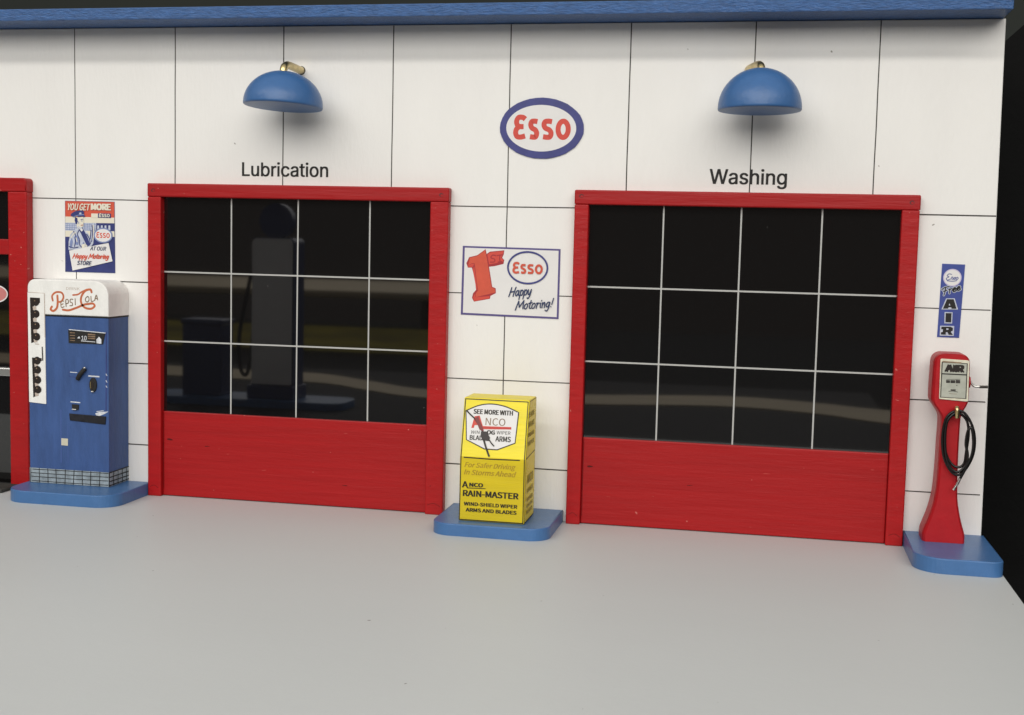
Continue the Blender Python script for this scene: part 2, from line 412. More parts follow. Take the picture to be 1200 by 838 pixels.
CHIPP = mat('red_chip_pale', (0.42, 0.045, 0.04), 0.6, 0.2); CHIPD = mat('red_chip_dark', (0.09, 0.006, 0.006), 0.6, 0.2)
def garage_door(x0, x1, gx0, gx1, vx, hz, pz, label, seed):
    random.seed(seed)
    m = MB(); m.box(gx0 + .004, gx1 - .004, -.24, -.03, .03, pz, REDH, .04)
    for _ in range(6):                              # small knocks and scratches in the paint
        cx, cz = random.uniform(gx0 + .4, gx1 - .4), random.uniform(.3, pz - .3)
        m.flat(ell(cx, cz, random.uniform(.03, .16), random.uniform(.012, .022), 9, random.uniform(-.15, .15), .3), wallplane(-.24), CHIPP if random.random() < .75 else CHIPD)
    m.flat(ell(gx0 + .35, pz * .67, .14, .045, 10, -.1, .25), wallplane(-.24), CHIPD)
    m.ribbon([(gx0 + .06, .35), (gx0 + .05, pz * .5), (gx0 + .06, pz - .1)], .02, wallplane(-.24), CHIPD, smooth=3, cap=False)
    d = m.build('garage_door', garage, GB); d['label'] = label
    for a, b, lean in ((x0, gx0, 0), (gx1, x1, 0)):
        m = MB(); m.box(a, b, -.45, -.001, 0.0, 13.498, RED, .05, 3)
        for _ in range(5):
            m.flat(ell(random.uniform(a + .1, b - .1), random.uniform(.4, 13), random.uniform(.015, .04), random.uniform(.012, .03), 8, random.uniform(-1, 1), .3), wallplane(-.45), CHIPP if random.random() < .7 else CHIPD)
        m.ribbon([(a + .12, .42), ((a + b) / 2, .5), (b - .12, .38)], .018, wallplane(-.45), CHIPD, smooth=4)
        m.build('door_post', d, GB)
    m = MB(); m.box(x0 - .01, x1 + .02, -.462, -.001, 13.5, 14.1, REDH, .06, 3)
    for cx in (x0 + .28, x1 - .32):                 # countersunk nail heads
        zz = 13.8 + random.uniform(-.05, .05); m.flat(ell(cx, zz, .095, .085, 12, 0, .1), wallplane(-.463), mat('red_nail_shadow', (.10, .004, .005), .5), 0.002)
        m.flat(ell(cx + .02, zz - .02, .06, .05, 10, 0, .1), wallplane(-.463), RED, 0.005)
    m.build('door_header', d, GB)
    m = MB(); m.loft([[(x, -.012, pz + .002), (x, -.124, pz + .002), (x, -.104, 13.497), (x, -.012, 13.497)] for x in (gx0 + .002, gx1 - .002)], GLASS); win = m.build('window_pane', d, GB)
    for x in vx:
        m = MB(); j = random.uniform(-.03, .03)
        m.flat([(x - .032 + j, pz + .01), (x + .032 + j, pz + .01), (x + .032, 13.49), (x - .032, 13.49)], lambda u, v, l: (u, -.124 + .02 * (v - pz) / (13.497 - pz) - l, v), BAR, .006)
        m.build('glazing_bar', d, GB)
    for z in hz:
        m = MB(); j = random.uniform(-.03, .03)
        m.flat([(gx0 + .01, z - .034 + j), (gx1 - .01, z - .034), (gx1 - .01, z + .034), (gx0 + .01, z + .034 + j)], lambda u, v, l: (u, -.124 + .02 * (v - pz) / (13.497 - pz) - l, v), BAR, .009)
        m.build('glazing_bar', d, GB)
    return d
garage_door(3.79, 17.62, 4.43, 16.82, (7.64, 10.76, 14.04), (10.16, 7.07), 3.88, 'red garage door under the Lubrication lettering', 3)
garage_door(23.02, 36.79, 23.62, 36.11, (26.70, 29.86, 33.07), (10.08, 6.93), 3.72, 'red garage door under the Washing lettering', 5)

# shop door at the left edge
m = MB(); m.prism_y(rrect(-12, -2.11, 13.62, 14.24, (0, .02, .18, .02)), -.56, -.001, REDH, .05)
sd = m.build('shop_door', garage, GB); sd['label'] = 'red framed shop door with dark glass and a silver push bar'
m = MB(); m.box(-3.06, -2.11, -.55, -.001, .0, 13.618, RED, .06, 3); m.build('door_post', sd, GB)
m = MB(); m.box(-12, -3.062, -.5, -.06, 10.75, 11.45, REDH, .04); m.build('door_rail', sd, GB)
m = MB(); m.box(-12, -3.064, -.12, -.02, .02, 13.6, GLASS); m.build('window_pane', sd, GB)
m = MB(); m.box(-12, -3.066, -.34, -.125, 5.12, 5.52, mat('brushed_steel', (.55, .55, .54), .35, .5, metal=1.0), .06); m.build('push_bar', sd, GB)
m = MB(); m.flat(ell(-4.05, 8.92, .68, .42, 40), wallplane(-.12), PAPER, .004); m.flat(ell(-4.05, 8.92, .62, .36, 40), wallplane(-.12), PINKR, .008)
m.build('window_sticker', sd, GB)
m = MB(); m.box(-12, -2.55, -2.05, -.6, 0.004, .16, RUBMAT, .04)
tag(m.build('door_mat', base=(-6, -1.2, 0)), 'dark grey mat on the pavement at the foot of the left shop door', 'mat')

# ------------------------------------------------------------------ lettering
for body, x0, x1, zb, cap, lab in (('Lubrication', 8.1, 12.07, 14.50, .59, 'thin black Lubrication lettering on the white wall above the left garage door'),
                                   ('Washing', 28.52, 31.6, 14.45, .59, 'thin black Washing lettering on the white wall above the right garage door')):
    m = MB(); m.layer = .012; m.text(body, x0, x1, zb, cap, wallplane(0), INK, bold=.014)
    tag(m.build('lettering', base=((x0 + x1) / 2, 0, zb), flip=False), lab, 'lettering', 'lettering over the garage doors')

# ------------------------------------------------------------------ wall lamps
def make_lamp(cx, cy, zr, r, wx, wz, label, tilt=R(2.5), roll=0.0, hk=.88):
    base = (wx, 0, wz)
    t = empty('wall_lamp', label, 'lamp', base, 'dome lamps on the wall')
    m = MB(); rings = []
    n = 56
    prof = [(r * .86, -.012), (r * .93, -.01), (r * .985, .0), (r, .04), (r, .09)]
    for k in range(1, 15):
        a = math.pi / 2 * k / 15; prof.append((r * math.cos(a), .09 + (r * hk - .06) * math.sin(a)))
    rr = [[(cx + p * math.cos(2 * math.pi * i / n), cy + p * math.sin(2 * math.pi * i / n), zr + z) for i in range(n)] for p, z in prof]
    m.loft(rr, BLUED, True, (True, True))
    M = Matrix.Translation((cx, cy, zr)) @ Matrix.Rotation(roll, 4, 'Y') @ Matrix.Rotation(-tilt, 4, 'X') @ Matrix.Translation((-cx, -cy, -zr))
    m.xform(M)
    shade = m.build('lamp_shade', t, base)
    m = MB(); top = zr + r * hk
    m.tube([(wx, .05, wz), (wx, -.4, wz), (wx + (cx - wx) * .4, -1.0, wz + .02), (wx + (cx - wx) * .8, cy + .42, wz + .02), (cx - (cx - wx) * .03, cy + .12, wz - .1), (cx, cy + .02, min(wz - .3, top)), (cx, cy + .02, top - .2)], .165, BRASS, 14, 7)
    m.build('lamp_arm', t, base)
    m = MB(); m.tube([(wx, .0, wz), (wx, -.012, wz)], .19, INK, 16, 0); m.build('arm_hole', t, base)
    return t
lamp = make_lamp(10.73, -1.9, 17.3, 1.66, 10.80, 19.07, 'blue half-dome wall lamp on a brass elbow above the Lubrication lettering', roll=R(1.8))
lamp2 = make_lamp(30.43, -1.9, 17.2, 1.62, 29.93, 19.0, 'blue half-dome wall lamp on a brass elbow above the Washing lettering', roll=R(-.3), tilt=R(.6), hk=1.0)

# ------------------------------------------------------------------ oval sign
m = MB(); OB = (21.47, 0, 16.65); pl = wallplane(-.045)
out = ell(21.47, 16.65, 1.79, 1.265, 40, R(-1), .006)
m.prism_y(out, -.045, -.002, OVALB)
sign = m.build('oval_sign', base=OB)
tag(sign, 'white oval sign with a thick navy ring and red lettering high on the wall', 'sign')
m = MB(); m.flat(ell(21.45, 16.65, 1.49, .965, 56, R(-1)), pl, PAPER, .003); m.build('sign_face', sign, OB)
m = MB(); m.layer = .006; oval_word(m, 20.26, 22.71, 16.17, 1.04, .88, .215, pl, PRED); m.build('sign_lettering', sign, OB, flip=False)

# ------------------------------------------------------------------ poster over the drinks machine
Z6 = lambda x, y: W(70 + x / 8.817, 230 + y / 8.817, 0)
P6 = lambda L: [Z6(*p) for p in L]
PB = (.75, 0, 11.6); pl = wallplane(-.025)
m = MB(); m.prism_y(P6([(57, 47), (568, 57), (575, 795), (60, 780)]), -.025, -.002, PNAVY)
poster = m.build('poster', base=PB)
tag(poster, 'small red and navy poster of a capped man above the drinks machine', 'poster')
m = MB()
m.flat(P6([(60, 50), (566, 60), (567, 222), (60, 210)]), pl, PORG)
m.flat(P6([(60, 210), (567, 222), (568, 280), (60, 272)]), pl, PAPERC)
m.flat(P6([(60, 272), (380, 277), (378, 420), (60, 415)]), pl, PPALE)
for y in (285, 305, 325, 345): m.ribbon(P6([(62, y), (375, y + 5)]), .03, pl, PMID, smooth=0, cap=False)
for x in range(80, 370, 26): m.ribbon(P6([(x, 280), (x, 352)]), .02, pl, PMID, smooth=0, cap=False)
m.flat(P6([(62, 355), (378, 362), (378, 425), (62, 418)]), pl, PAPERC)
m.flat(P6([(378, 365), (568, 362), (570, 420), (378, 420)]), pl, PAPERC)
for x in (392, 430, 468, 508): m.flat(P6([(x, 302), (x + 18, 302), (x + 20, 350), (x - 2, 350)]), pl, PPALE)
m.flat(P6([(330, 178), (402, 180), (402, 222), (330, 220)]), pl, PAPERC)
m.flat(P6([(400, 176), (532, 180), (534, 226), (398, 222)]), pl, PNAVY)
m.build('poster_print', poster, PB, flip=False)
m = MB(); m.layer = .022                             # the attendant
m.flat(P6([(96, 552), (98, 470), (112, 400), (150, 355), (195, 325), (255, 345), (300, 385), (325, 430), (330, 340), (338, 290), (356, 276), (368, 300), (360, 400), (352, 490), (320, 530), (240, 545), (170, 552)]), pl, PPALE)
m.flat(P6([(180, 222), (178, 290), (190, 330), (218, 345), (238, 318), (252, 300), (248, 282), (258, 268), (248, 250), (248, 215)]), pl, PAPERC)
m.flat(P6([(164, 214), (188, 226), (192, 262), (184, 292), (170, 286), (160, 250)]), pl, PNAVY)
m.flat(P6([(190, 300), (215, 322), (236, 318), (220, 342), (198, 332)]), pl, PPALE)
m.flat(P6([(196, 330), (216, 346), (238, 326), (268, 372), (300, 440), (322, 505), (290, 522), (258, 455), (228, 392)]), pl, PNAVY)
m.flat(P6([(216, 346), (236, 328), (246, 352), (232, 366)]), pl, PAPER)
m.flat(P6([(152, 420), (184, 402), (206, 446), (198, 506), (168, 500)]), pl, PMID)
m.flat(P6([(112, 470), (132, 420), (142, 470), (132, 530), (110, 540)]), pl, PMID)
m.flat(P6([(250, 470), (272, 500), (262, 522), (238, 505)]), pl, PMID)
for a in ([(150, 365), (172, 420), (160, 520)], [(205, 352), (190, 392), (208, 440)], [(212, 450), (212, 500), (236, 530)], [(285, 392), (312, 440), (322, 490)], [(104, 520), (150, 534), (196, 526)], [(340, 300), (346, 380), (336, 470)], [(330, 350), (322, 440)]):
    m.ribbon(P6(a), .045, pl, PNAVY)
for a in ([(125, 430), (140, 400), (168, 372)], [(352, 300), (356, 380), (348, 450)], [(176, 430), (186, 470)]):
    m.ribbon(P6(a), .04, pl, PAPERC)
m.flat(P6([(236, 498), (272, 488), (292, 512), (284, 540), (252, 548), (234, 530)]), pl, PAPERC)
for y in (504, 518, 532): m.ribbon(P6([(262, y), (288, y - 3)]), .018, pl, PMID, smooth=0, cap=False)
m.flat(P6([(120, 200), (126, 180), (158, 158), (236, 142), (258, 160), (256, 190), (200, 196), (150, 218)]), pl, PNAVY)
m.flat(P6([(196, 194), (256, 188), (268, 206), (262, 216), (236, 208), (190, 216)]), pl, PNAVY)
m.ribbon(P6([(150, 212), (196, 196), (254, 190)]), .035, pl, PMID)
m.flat(P6([(206, 172), (228, 166), (232, 184), (210, 188)]), pl, PPALE)
m.ribbon(P6([(226, 242), (244, 238)]), .026, pl, PNAVY, smooth=0); m.ribbon(P6([(230, 256), (240, 254)]), .03, pl, PMID, smooth=0)
m.ribbon(P6([(228, 300), (246, 297)]), .026, pl, PDRED, smooth=0); m.ribbon(P6([(196, 262), (206, 274), (200, 284)]), .025, pl, PMID)
m.build('printed_figure', poster, PB, flip=False)
m = MB(); m.layer = .036
c = Z6(455, 405); k = abs(Z6(555, 405)[0] - c[0]) / 100
m.flat(ell(c[0], c[1], 98 * k, 72 * k), pl, PMID); m.flat(ell(c[0], c[1], 84 * k, 60 * k), pl, PAPER)
a, b = Z6(385, 430), Z6(525, 432); oval_word(m, a[0], b[0], a[1], .27, .23, .048, pl, PORG)
m.flat(P6([(105, 562), (512, 483), (553, 672), (140, 768)]), pl, PAPER)
a, b = Z6(412, 216), Z6(525, 220); oval_word(m, a[0], b[0], a[1], .17, .15, .034, pl, PAPERC)
a, b = Z6(95, 142), Z6(322, 140); m.text('YOU GET', a[0], b[0], a[1], .29, pl, PAPERC, bold=.015, shear=.3)
a, b = Z6(335, 140), Z6(530, 141); m.text('MORE', a[0], b[0], a[1], .27, pl, PAPERC, bold=.03)
a, b = Z6(322, 558), Z6(488, 562); m.text('AT OUR', a[0], b[0], a[1], .17, pl, SCRIPT, bold=.012, shear=.3)
script(m, 'Happy Motoring', Z6(140, 640), Z6(515, 645), .20, .045, pl, PORG)
a, b = Z6(190, 708), Z6(340, 704); m.text('STORE', a[0], b[0], a[1], .18, pl, SCRIPT, bold=.012, shear=.25)
m.build('poster_lettering', poster, PB, flip=False)

# ------------------------------------------------------------------ white sign between the doors
Z8 = lambda x, y: W(535 + x / 8.377, 280 + y / 8.377, 0)
P8 = lambda L: [Z8(*p) for p in L]
SB = (20.3, 0, 10.1); pl = wallplane(-.025)
m = MB(); corners = P8([(63, 68), (1022, 100), (1002, 787), (43, 742)]); m.prism_y(corners, -.025, -.002, PURP)
s1 = m.build('wall_sign', base=SB); tag(s1, 'white rectangular sign with a big red 1st and Happy Motoring between the doors', 'sign')
m = MB(); m.flat(P8([(83, 86), (1003, 117), (984, 768), (64, 724)]), pl, PAPER, .003); m.build('sign_face', s1, SB)
m = MB(); m.layer = .006
m.flat(P8([(125, 180), (205, 160), (287, 101), (305, 185), (325, 300), (352, 470), (386, 485), (388, 532), (335, 560), (330, 588), (172, 616), (153, 578), (163, 535), (193, 500), (185, 425), (165, 330), (152, 282), (113, 282), (98, 238)]), pl, PDRED)
m.flat(P8([(133, 186), (208, 166), (282, 110), (300, 200), (345, 475), (378, 490), (380, 526), (190, 572), (192, 530), (214, 505), (200, 420), (180, 240), (152, 238), (116, 262)]), pl, PORG)
m.flat(P8([(112, 268), (150, 243), (178, 245), (160, 275), (116, 278)]), pl, PRED)
m.flat(P8([(160, 300), (176, 270), (206, 500), (198, 500)]), pl, PRED)
m.flat(P8([(162, 575), (186, 535), (186, 572), (324, 562), (326, 582), (174, 611)]), pl, PRED)
m.flat(P8([(298, 148), (330, 125), (470, 112), (466, 150), (450, 185), (470, 208), (462, 246), (380, 266), (318, 274), (305, 200)]), pl, PDRED)
m.flat(P8([(305, 155), (335, 132), (462, 120), (458, 148), (440, 182), (460, 206), (456, 225), (380, 240), (322, 250), (312, 200)]), pl, PRED)
for st in ([(385, 165), (355, 160), (340, 185), (375, 200), (372, 225), (335, 228)], [(400, 165), (425, 160), (452, 158)], [(428, 162), (425, 195), (432, 225)], [(410, 228), (445, 222)], [(322, 262), (400, 248), (460, 232)]):
    m.ribbon(P8(st), .05, pl, PDRED)
m.build('sign_emblem', s1, SB, flip=False)
m = MB(); m.layer = .03
c = Z8(700, 283); k = abs(Z8(800, 283)[0] - c[0]) / 100
m.ribbon(ell(c[0], c[1], 194 * k, 152 * k, 40, R(-1)), .075, pl, OVALB, closed=True, smooth=2)
a, b = Z8(550, 335), Z8(848, 345); oval_word(m, a[0], b[0], a[1] - .02, .50, .42, .095, pl, PORG)
script(m, 'Happy', Z8(512, 566), Z8(735, 548), .37, .05, pl, SCRIPT)
script(m, 'Motoring!', Z8(580, 694), Z8(945, 668), .36, .048, pl, SCRIPT)
m.build('sign_lettering', s1, SB, flip=False)

# ------------------------------------------------------------------ narrow blue air sign
Z7 = lambda x, y: W(1090 + x / 7.98, 300 + y / 7.98, 0)
P7 = lambda L: [Z7(*p) for p in L]
AB = (38.2, 0, 10); pl = wallplane(-.025)
m = MB(); m.prism_y(P7([(112, 72), (327, 80), (270, 765), (64, 758)]), -.025, -.002, ABLUE)
s2 = m.build('air_sign', base=AB); tag(s2, 'narrow upright blue Free AIR sign above the red pump', 'sign')
m = MB(); m.layer = .003
c = Z7(207, 203); k = abs(Z7(257, 203)[0] - c[0]) / 50
m.flat(ell(c[0], c[1], 86 * k, 86 * k), pl, LILAC); m.flat(ell(c[0], c[1], 76 * k, 76 * k), pl, PAPER)
m.build('sign_badge', s2, AB, flip=False)
m = MB(); m.layer = .009
for st in ([(200, 172), (175, 168), (158, 185), (175, 195), (150, 210), (160, 225), (190, 215)], [(195, 215), (205, 195), (215, 210), (205, 220)], [(218, 218), (232, 198), (238, 212), (225, 220)], [(250, 200), (240, 212), (250, 220), (262, 208), (252, 198)], [(160, 232), (210, 236), (248, 230)]):
    m.ribbon(P7(st), .028, pl, ABLUE, smooth=5)
a, b = Z7(112, 368), Z7(288, 318)
script(m, 'Free', a, b, .27, .09, pl, PPALE, .2)
script(m, 'Free', a, b, .27, .042, pl, INK, .2)
for o, i in (([(104, 500), (148, 396), (228, 396), (260, 500)], [(118, 493), (156, 404), (220, 404), (246, 494), (200, 494), (196, 480), (172, 480), (166, 493)]),
             ([(134, 524), (209, 526), (204, 632), (131, 630)], [(144, 533), (199, 535), (195, 622), (141, 620)])):
    m.flat(P7(o), pl, PPALE); m.flat(P7(i), pl, INK)
m.flat(P7([(172, 462), (180, 442), (188, 462)]), pl, PPALE)
m.flat(P7([(92, 652), (224, 654), (220, 747), (88, 744)]), pl, PPALE)
m.flat(P7([(104, 660), (190, 661), (212, 672), (210, 698), (192, 708), (212, 738), (172, 738), (160, 712), (146, 712), (144, 736), (98, 735), (100, 712), (116, 710), (118, 686), (102, 684)]), pl, INK)
m.flat(P7([(150, 676), (170, 677), (170, 690), (150, 690)]), pl, PPALE)
m.build('sign_lettering', s2, AB, flip=False)

# ------------------------------------------------------------------ blue plinths
def plinth(x0, x1, yf, h, label, rl=.85, rr=.85, y1=-.004, pts=None):
    out = rrect(x0, x1, yf, y1, (rl, rr, .02, .02), 10)
    m = MB(); m.prism_z(out, .004, h, BLUE, .05)
    return tag(m.build('plinth', base=((x0 + x1) / 2, yf / 2, 0)), label, 'plinth', 'blue plinths along the wall')
plinth(-1.52, 3.775, -3.62, .54, 'blue rounded plinth under the blue and white drinks machine', 1.0, 1.0)
plinth(18.0, 22.85, -4.08, .5, 'blue rounded plinth under the yellow wiper cabinet')
plinth(36.82, 39.98, -4.62, .58, 'blue rounded plinth under the red air pump', 1.1, .45)

# ------------------------------------------------------------------ drinks machine
MX0, MX1, MY, MZ = -1.28, 2.63, -1.8, .545
VB = (.7, -.9, MZ)
vm = empty('drinks_machine', 'blue drinks vending machine with white rounded top standing beside the left garage door', 'vending machine', VB)
m = MB(); m.box(MX0 + .02, MX1 - .0, MY, -.02, 1.2, 8.14, MACH, .035); m.build('cabinet', vm, VB)
m = MB(); out = rrect(MX0 - .01, MX1 + .015, 8.16, 9.72, (0.0, 0.0, .66, .36), 10); m.prism_y(out, MY - .03, -.01, HOODW, .05)
hood = m.build('hood', vm, VB)
m = MB(); m.box(MX0 + .04, MX1 + .012, MY + .0, -.03, 8.085, 8.17, INK); m.build('hood_seam', vm, VB)
m = MB(); m.box(MX0 + .0, MX1 + .0, MY - .0, -.025, MZ, 1.23, KICK, .03)
plk = wallplane(MY)
xs = [MX0 + .04 + i * (MX1 - MX0 - .06) / 9 for i in range(10)]
m.layer = .004
for x in xs: m.ribbon([(x + random.uniform(-.03, .03), .57), (x + random.uniform(-.03, .03), 1.22)], .035, plk, INK, smooth=0, cap=False)
for z in (.64, .82, 1.0, 1.17): m.ribbon([(MX0 + .05 + random.uniform(0, .1), z + random.uniform(-.02, .02)), (.7, z + random.uniform(-.02, .02)), (MX1 - .03, z + random.uniform(-.02, .02))], .03, plk, INK, smooth=0, cap=False)
pls = lambda u, v, l: (MX1 + l, u, v)
for y in (-1.78, -1.4, -1.02, -.64, -.26): m.ribbon([(y + random.uniform(-.03, .03), .57), (y, 1.22)], .05, pls, INK, smooth=0, cap=False)
for z in (.62, .8, .99, 1.2): m.ribbon([(-1.78, z), (-.04, z + random.uniform(-.03, .03))], .045, pls, INK, smooth=0, cap=False)
m.build('kickplate', vm, VB, flip=False)
FY = MY - .03                                        # printed fronts
Q3 = lambda L: [W(20 + x / 4.93, 310 + y / 4.93, MY - .035) for x, y in L]
Q4 = lambda L: [W(70 + x / 6.446, 370 + y / 6.446, MY) for x, y in L]
Q5 = lambda L: [W(20 + x / 6.444, 480 + y / 6.444, MY) for x, y in L]
Q2 = lambda L: [W(x / 5.589, 310 + y / 5.589, MY - .03) for x, y in L]
m = MB(); pnl = Q3([(61, 160), (158, 166), (168, 806), (71, 794)]); m.prism_y(pnl, MY - .045, MY - .001, HOODW)
bp = m.build('bottle_panel', vm, VB)
m = MB(); m.layer = .004; pl = wallplane(MY - .045)
m.ribbon(Q3([(62, 160), (158, 166), (162, 420)]), .03, pl, PINKP, smooth=0, cap=False)
m.flat(Q3([(75, 190), (97, 191), (106, 446), (83, 454)]), pl, DKPR)
m.flat(Q3([(75, 190), (133, 193), (134, 222), (78, 224)]), pl, DKPR)
m.flat(Q3([(87, 537), (108, 539), (113, 758), (95, 768)]), pl, DKPR)
m.flat(Q3([(87, 537), (143, 541), (144, 558), (88, 556)]), pl, DKPR)
for x, y in ((99, 252), (101, 319), (103, 385), (105, 440), (109, 582), (111, 637), (112, 694), (112, 750)):
    m.flat(Q3([(x - 8, y - 9), (x + 12, y - 12), (x + 14, y + 8), (x - 5, y + 12)]), pl, PINKP)
for x, y in ((109, 217), (111, 285), (113, 353), (115, 417), (118, 555), (120, 608), (121, 666), (122, 722)):
    c = Q3([(x, y)])[0]; m.flat(ell(c[0], c[1], .172, .175, 24), pl, DKPR); m.flat(ell(c[0] - .05, c[1] + .06, .03, .03, 10), pl, BROWNT)
m.ribbon(Q3([(147, 475), (150, 555)]), .05, pl, INK, smooth=0, cap=False)
m.ribbon(Q3([(105, 458), (130, 460)]), .03, pl, PINKP, smooth=0, cap=False)
m.build('bottle_print', bp, VB, flip=False)
m = MB(); pl = wallplane(FY); m.layer = .003           # script logo on the hood
a, b = Q2([(434, 166), (522, 163)]); m.text('DRINK', a[0], b[0], a[1], .12, pl, PINKP)
for st, w in (([(376, 204), (378, 250), (372, 285), (350, 304), (332, 294), (340, 276)], .10), ([(346, 236), (342, 205), (366, 182), (402, 184), (416, 210), (404, 240), (380, 246)], .085),
              ([(600, 182), (592, 164), (560, 172), (534, 208), (532, 250), (556, 282), (596, 290), (620, 272), (608, 256), (582, 258), (548, 264), (500, 284), (450, 300), (412, 296)], .095),
              ([(478, 200), (510, 196), (535, 180), (568, 164)], .07)):
    m.ribbon(Q2(st), w, pl, PEPSI, smooth=7)
for st in ([(417, 240), (400, 243), (402, 281), (420, 276)], [(401, 262), (414, 258)],
           [(434, 276), (431, 233), (446, 231), (447, 252), (433, 256)], [(478, 228), (462, 228), (460, 245), (474, 252), (474, 268), (458, 270)], [(492, 224), (494, 264)],
           [(574, 209), (561, 222), (562, 240), (574, 245), (583, 234), (582, 216), (574, 209)], [(596, 208), (599, 242), (614, 238)], [(620, 236), (631, 200), (640, 232)], [(625, 224), (638, 220)]):
    m.ribbon(Q2(st), .042, pl, BROWNT, smooth=4)
m.build('hood_lettering', hood, VB, flip=False)
m = MB(); m.prism_y(Q4([(66, 108), (346, 132), (328, 216), (70, 206)]), MY - .03, MY + .01, INK); pp = m.build('price_plate', vm, VB)
m = MB(); pl = wallplane(MY - .03); m.layer = .003
m.ribbon(Q4([(72, 104), (350, 131)]), .035, pl, SILVER, smooth=0, cap=False)
for y in (128, 148, 168, 186): m.ribbon(Q4([(80, y), (118, y + 2)]), .035, pl, BROWNT, smooth=0, cap=False)
m.flat(Q4([(135, 170), (158, 172), (150, 155)]), pl, SILVER)
a, b = Q4([(168, 184), (206, 188)]); m.text('10', a[0], b[0], a[1], .19, pl, SILVER, bold=.02)
for y in (140, 155, 170): m.ribbon(Q4([(216, y), (272, y + 4)]), .05, pl, BROWNT, smooth=0, cap=False)
m.ribbon(Q4([(165, 190), (272, 198)]), .03, pl, SILVER, smooth=0, cap=False)
m.flat(Q4([(280, 180), (300, 158), (318, 180), (318, 212), (282, 208)]), pl, SILVER)
m.build('plate_print', pp, VB, flip=False)
m = MB()
h = Q4([(140, 478), (165, 440), (198, 398)]); m.tube([(h[0][0], MY - .05, h[0][1]), (h[1][0], MY - .12, h[1][1]), (h[2][0], MY - .06, h[2][1])], .1, INK, 12)
m.tube([(h[2][0] - .03, MY - .12, h[2][1] + .03), (h[2][0] + .06, MY - .12, h[2][1] + .04)], .05, STEEL, 8, 0)
m.build('coin_handle', vm, VB)
m = MB(); pl = wallplane(MY); m.layer = .003
m.ribbon(Q4([(78, 426), (132, 430)]), .03, pl, SILVER, smooth=0, cap=False)
m.ribbon(Q4([(70, 410), (72, 460), (128, 466)]), .02, pl, PNAVY, smooth=0, cap=False)
m.ribbon(Q4([(216, 455), (300, 461)]), .06, pl, SILVER, smooth=0, cap=False)
m.ribbon(Q4([(82, 650), (156, 657)]), .045, pl, SILVER, smooth=0, cap=False)
m.flat(Q4([(268, 738), (296, 728), (368, 724), (340, 742), (300, 758), (276, 752)]), pl, SILVER)
m.ribbon(Q4([(280, 724), (330, 718)]), .03, pl, SILVER, smooth=0)
m.ribbon(Q4([(352, 120), (352, 420), (350, 720)]), .045, pl, PNAVY, smooth=0, cap=False)
for y in (440, 490, 530): m.ribbon(Q4([(350, y), (357, y + 12)]), .03, pl, SILVER, smooth=0)
m.ribbon(Q5([(332, 0), (334, 400)]), .035, pl, mat('machine_blue_light', (.06, .11, .33), .5), smooth=0, cap=False)
m.ribbon(Q5([(384, 120), (386, 405)]), .02, pl, mat('machine_blue_light', (.06, .11, .33), .5), smooth=0, cap=False)
m.build('front_print', vm, VB, flip=False)
m = MB(); c = Q4([(255, 522)])[0]; m.prism_y(ell(c[0], c[1], .18, .33, 24), MY - .07, MY + .01, INK, .03)
m.prism_y(ell(c[0] - .03, c[1], .07, .2, 16), MY - .085, MY - .06, DKPR, .01); m.tube([(c[0] - .07, MY - .06, c[1] - .3), (c[0] + .05, MY - .06, c[1] - .3)], .04, STEEL, 8, 0)
m.tube([(c[0] - .1, MY - .08, c[1] + .14), (c[0] - .1, MY - .08, c[1] - .16)], .02, BRASS, 8, 0)
m.build('lock', vm, VB)
m = MB(); m.prism_y(Q4([(94, 668), (147, 672), (144, 712), (96, 708)]), MY - .04, MY + .01, INK, .01)
c = Q4([(100, 706), (130, 709)]); m.tube([(c[0][0], MY - .05, c[0][1]), (c[1][0], MY - .05, c[1][1])], .035, STEEL, 8, 0); m.build('coin_return', vm, VB)
m = MB(); m.prism_y(Q4([(74, 738), (352, 762), (347, 822), (80, 790)]), MY - .05, MY + .01, mat('tray_black', (.012, .012, .016), .6, .3, var=.4, vscale=(300, 300, 300)), .02); m.build('delivery_tray', vm, VB)
m = MB(); m.prism_y(Q5([(336, 216), (386, 220), (385, 273), (336, 268)]), MY - .02, MY + .005, BEIGE); m.build('price_sticker', vm, VB)

# ------------------------------------------------------------------ yellow wiper cabinet
BX0, BX1, BF, BT, BB, BZ = 19.06, 21.78, -3.4, -2.82, -1.3, .505
CZ, TZ = 3.14, 5.5
CB = (20.4, -2.4, BZ)
wc = empty('wiper_cabinet', 'yellow windshield wiper cabinet with white badge standing between the two garage doors', 'cabinet', CB)
m = MB()
prof = [(BF, BZ), (BF, CZ), (BT, TZ), (BB, TZ), (BB, BZ)]
tb = bmesh.new(); A = [tb.verts.new((BX0, y, z)) for y, z in prof]; B = [tb.verts.new((BX1, y, z)) for y, z in prof]
tb.faces.new(A); tb.faces.new(B[::-1])
for i in range(5): tb.faces.new([A[i], B[i], B[(i + 1) % 5], A[(i + 1) % 5]])
bmesh.ops.recalc_face_normals(tb, faces=tb.faces[:]); bmesh.ops.bevel(tb, geom=tb.edges[:], offset=.045, segments=3, affect='EDGES', profile=.5)
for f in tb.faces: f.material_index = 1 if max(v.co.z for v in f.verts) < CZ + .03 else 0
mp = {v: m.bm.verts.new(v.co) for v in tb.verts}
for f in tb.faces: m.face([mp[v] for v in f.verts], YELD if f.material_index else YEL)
tb.free()
def yf(z): return BF + (BT - BF) * max(0, (z - CZ)) / (TZ - CZ)
plf = lambda u, v, l: (u, yf(v) - l, v)
pls = lambda u, v, l: (BX1 + l, u, v)
m.layer = .003
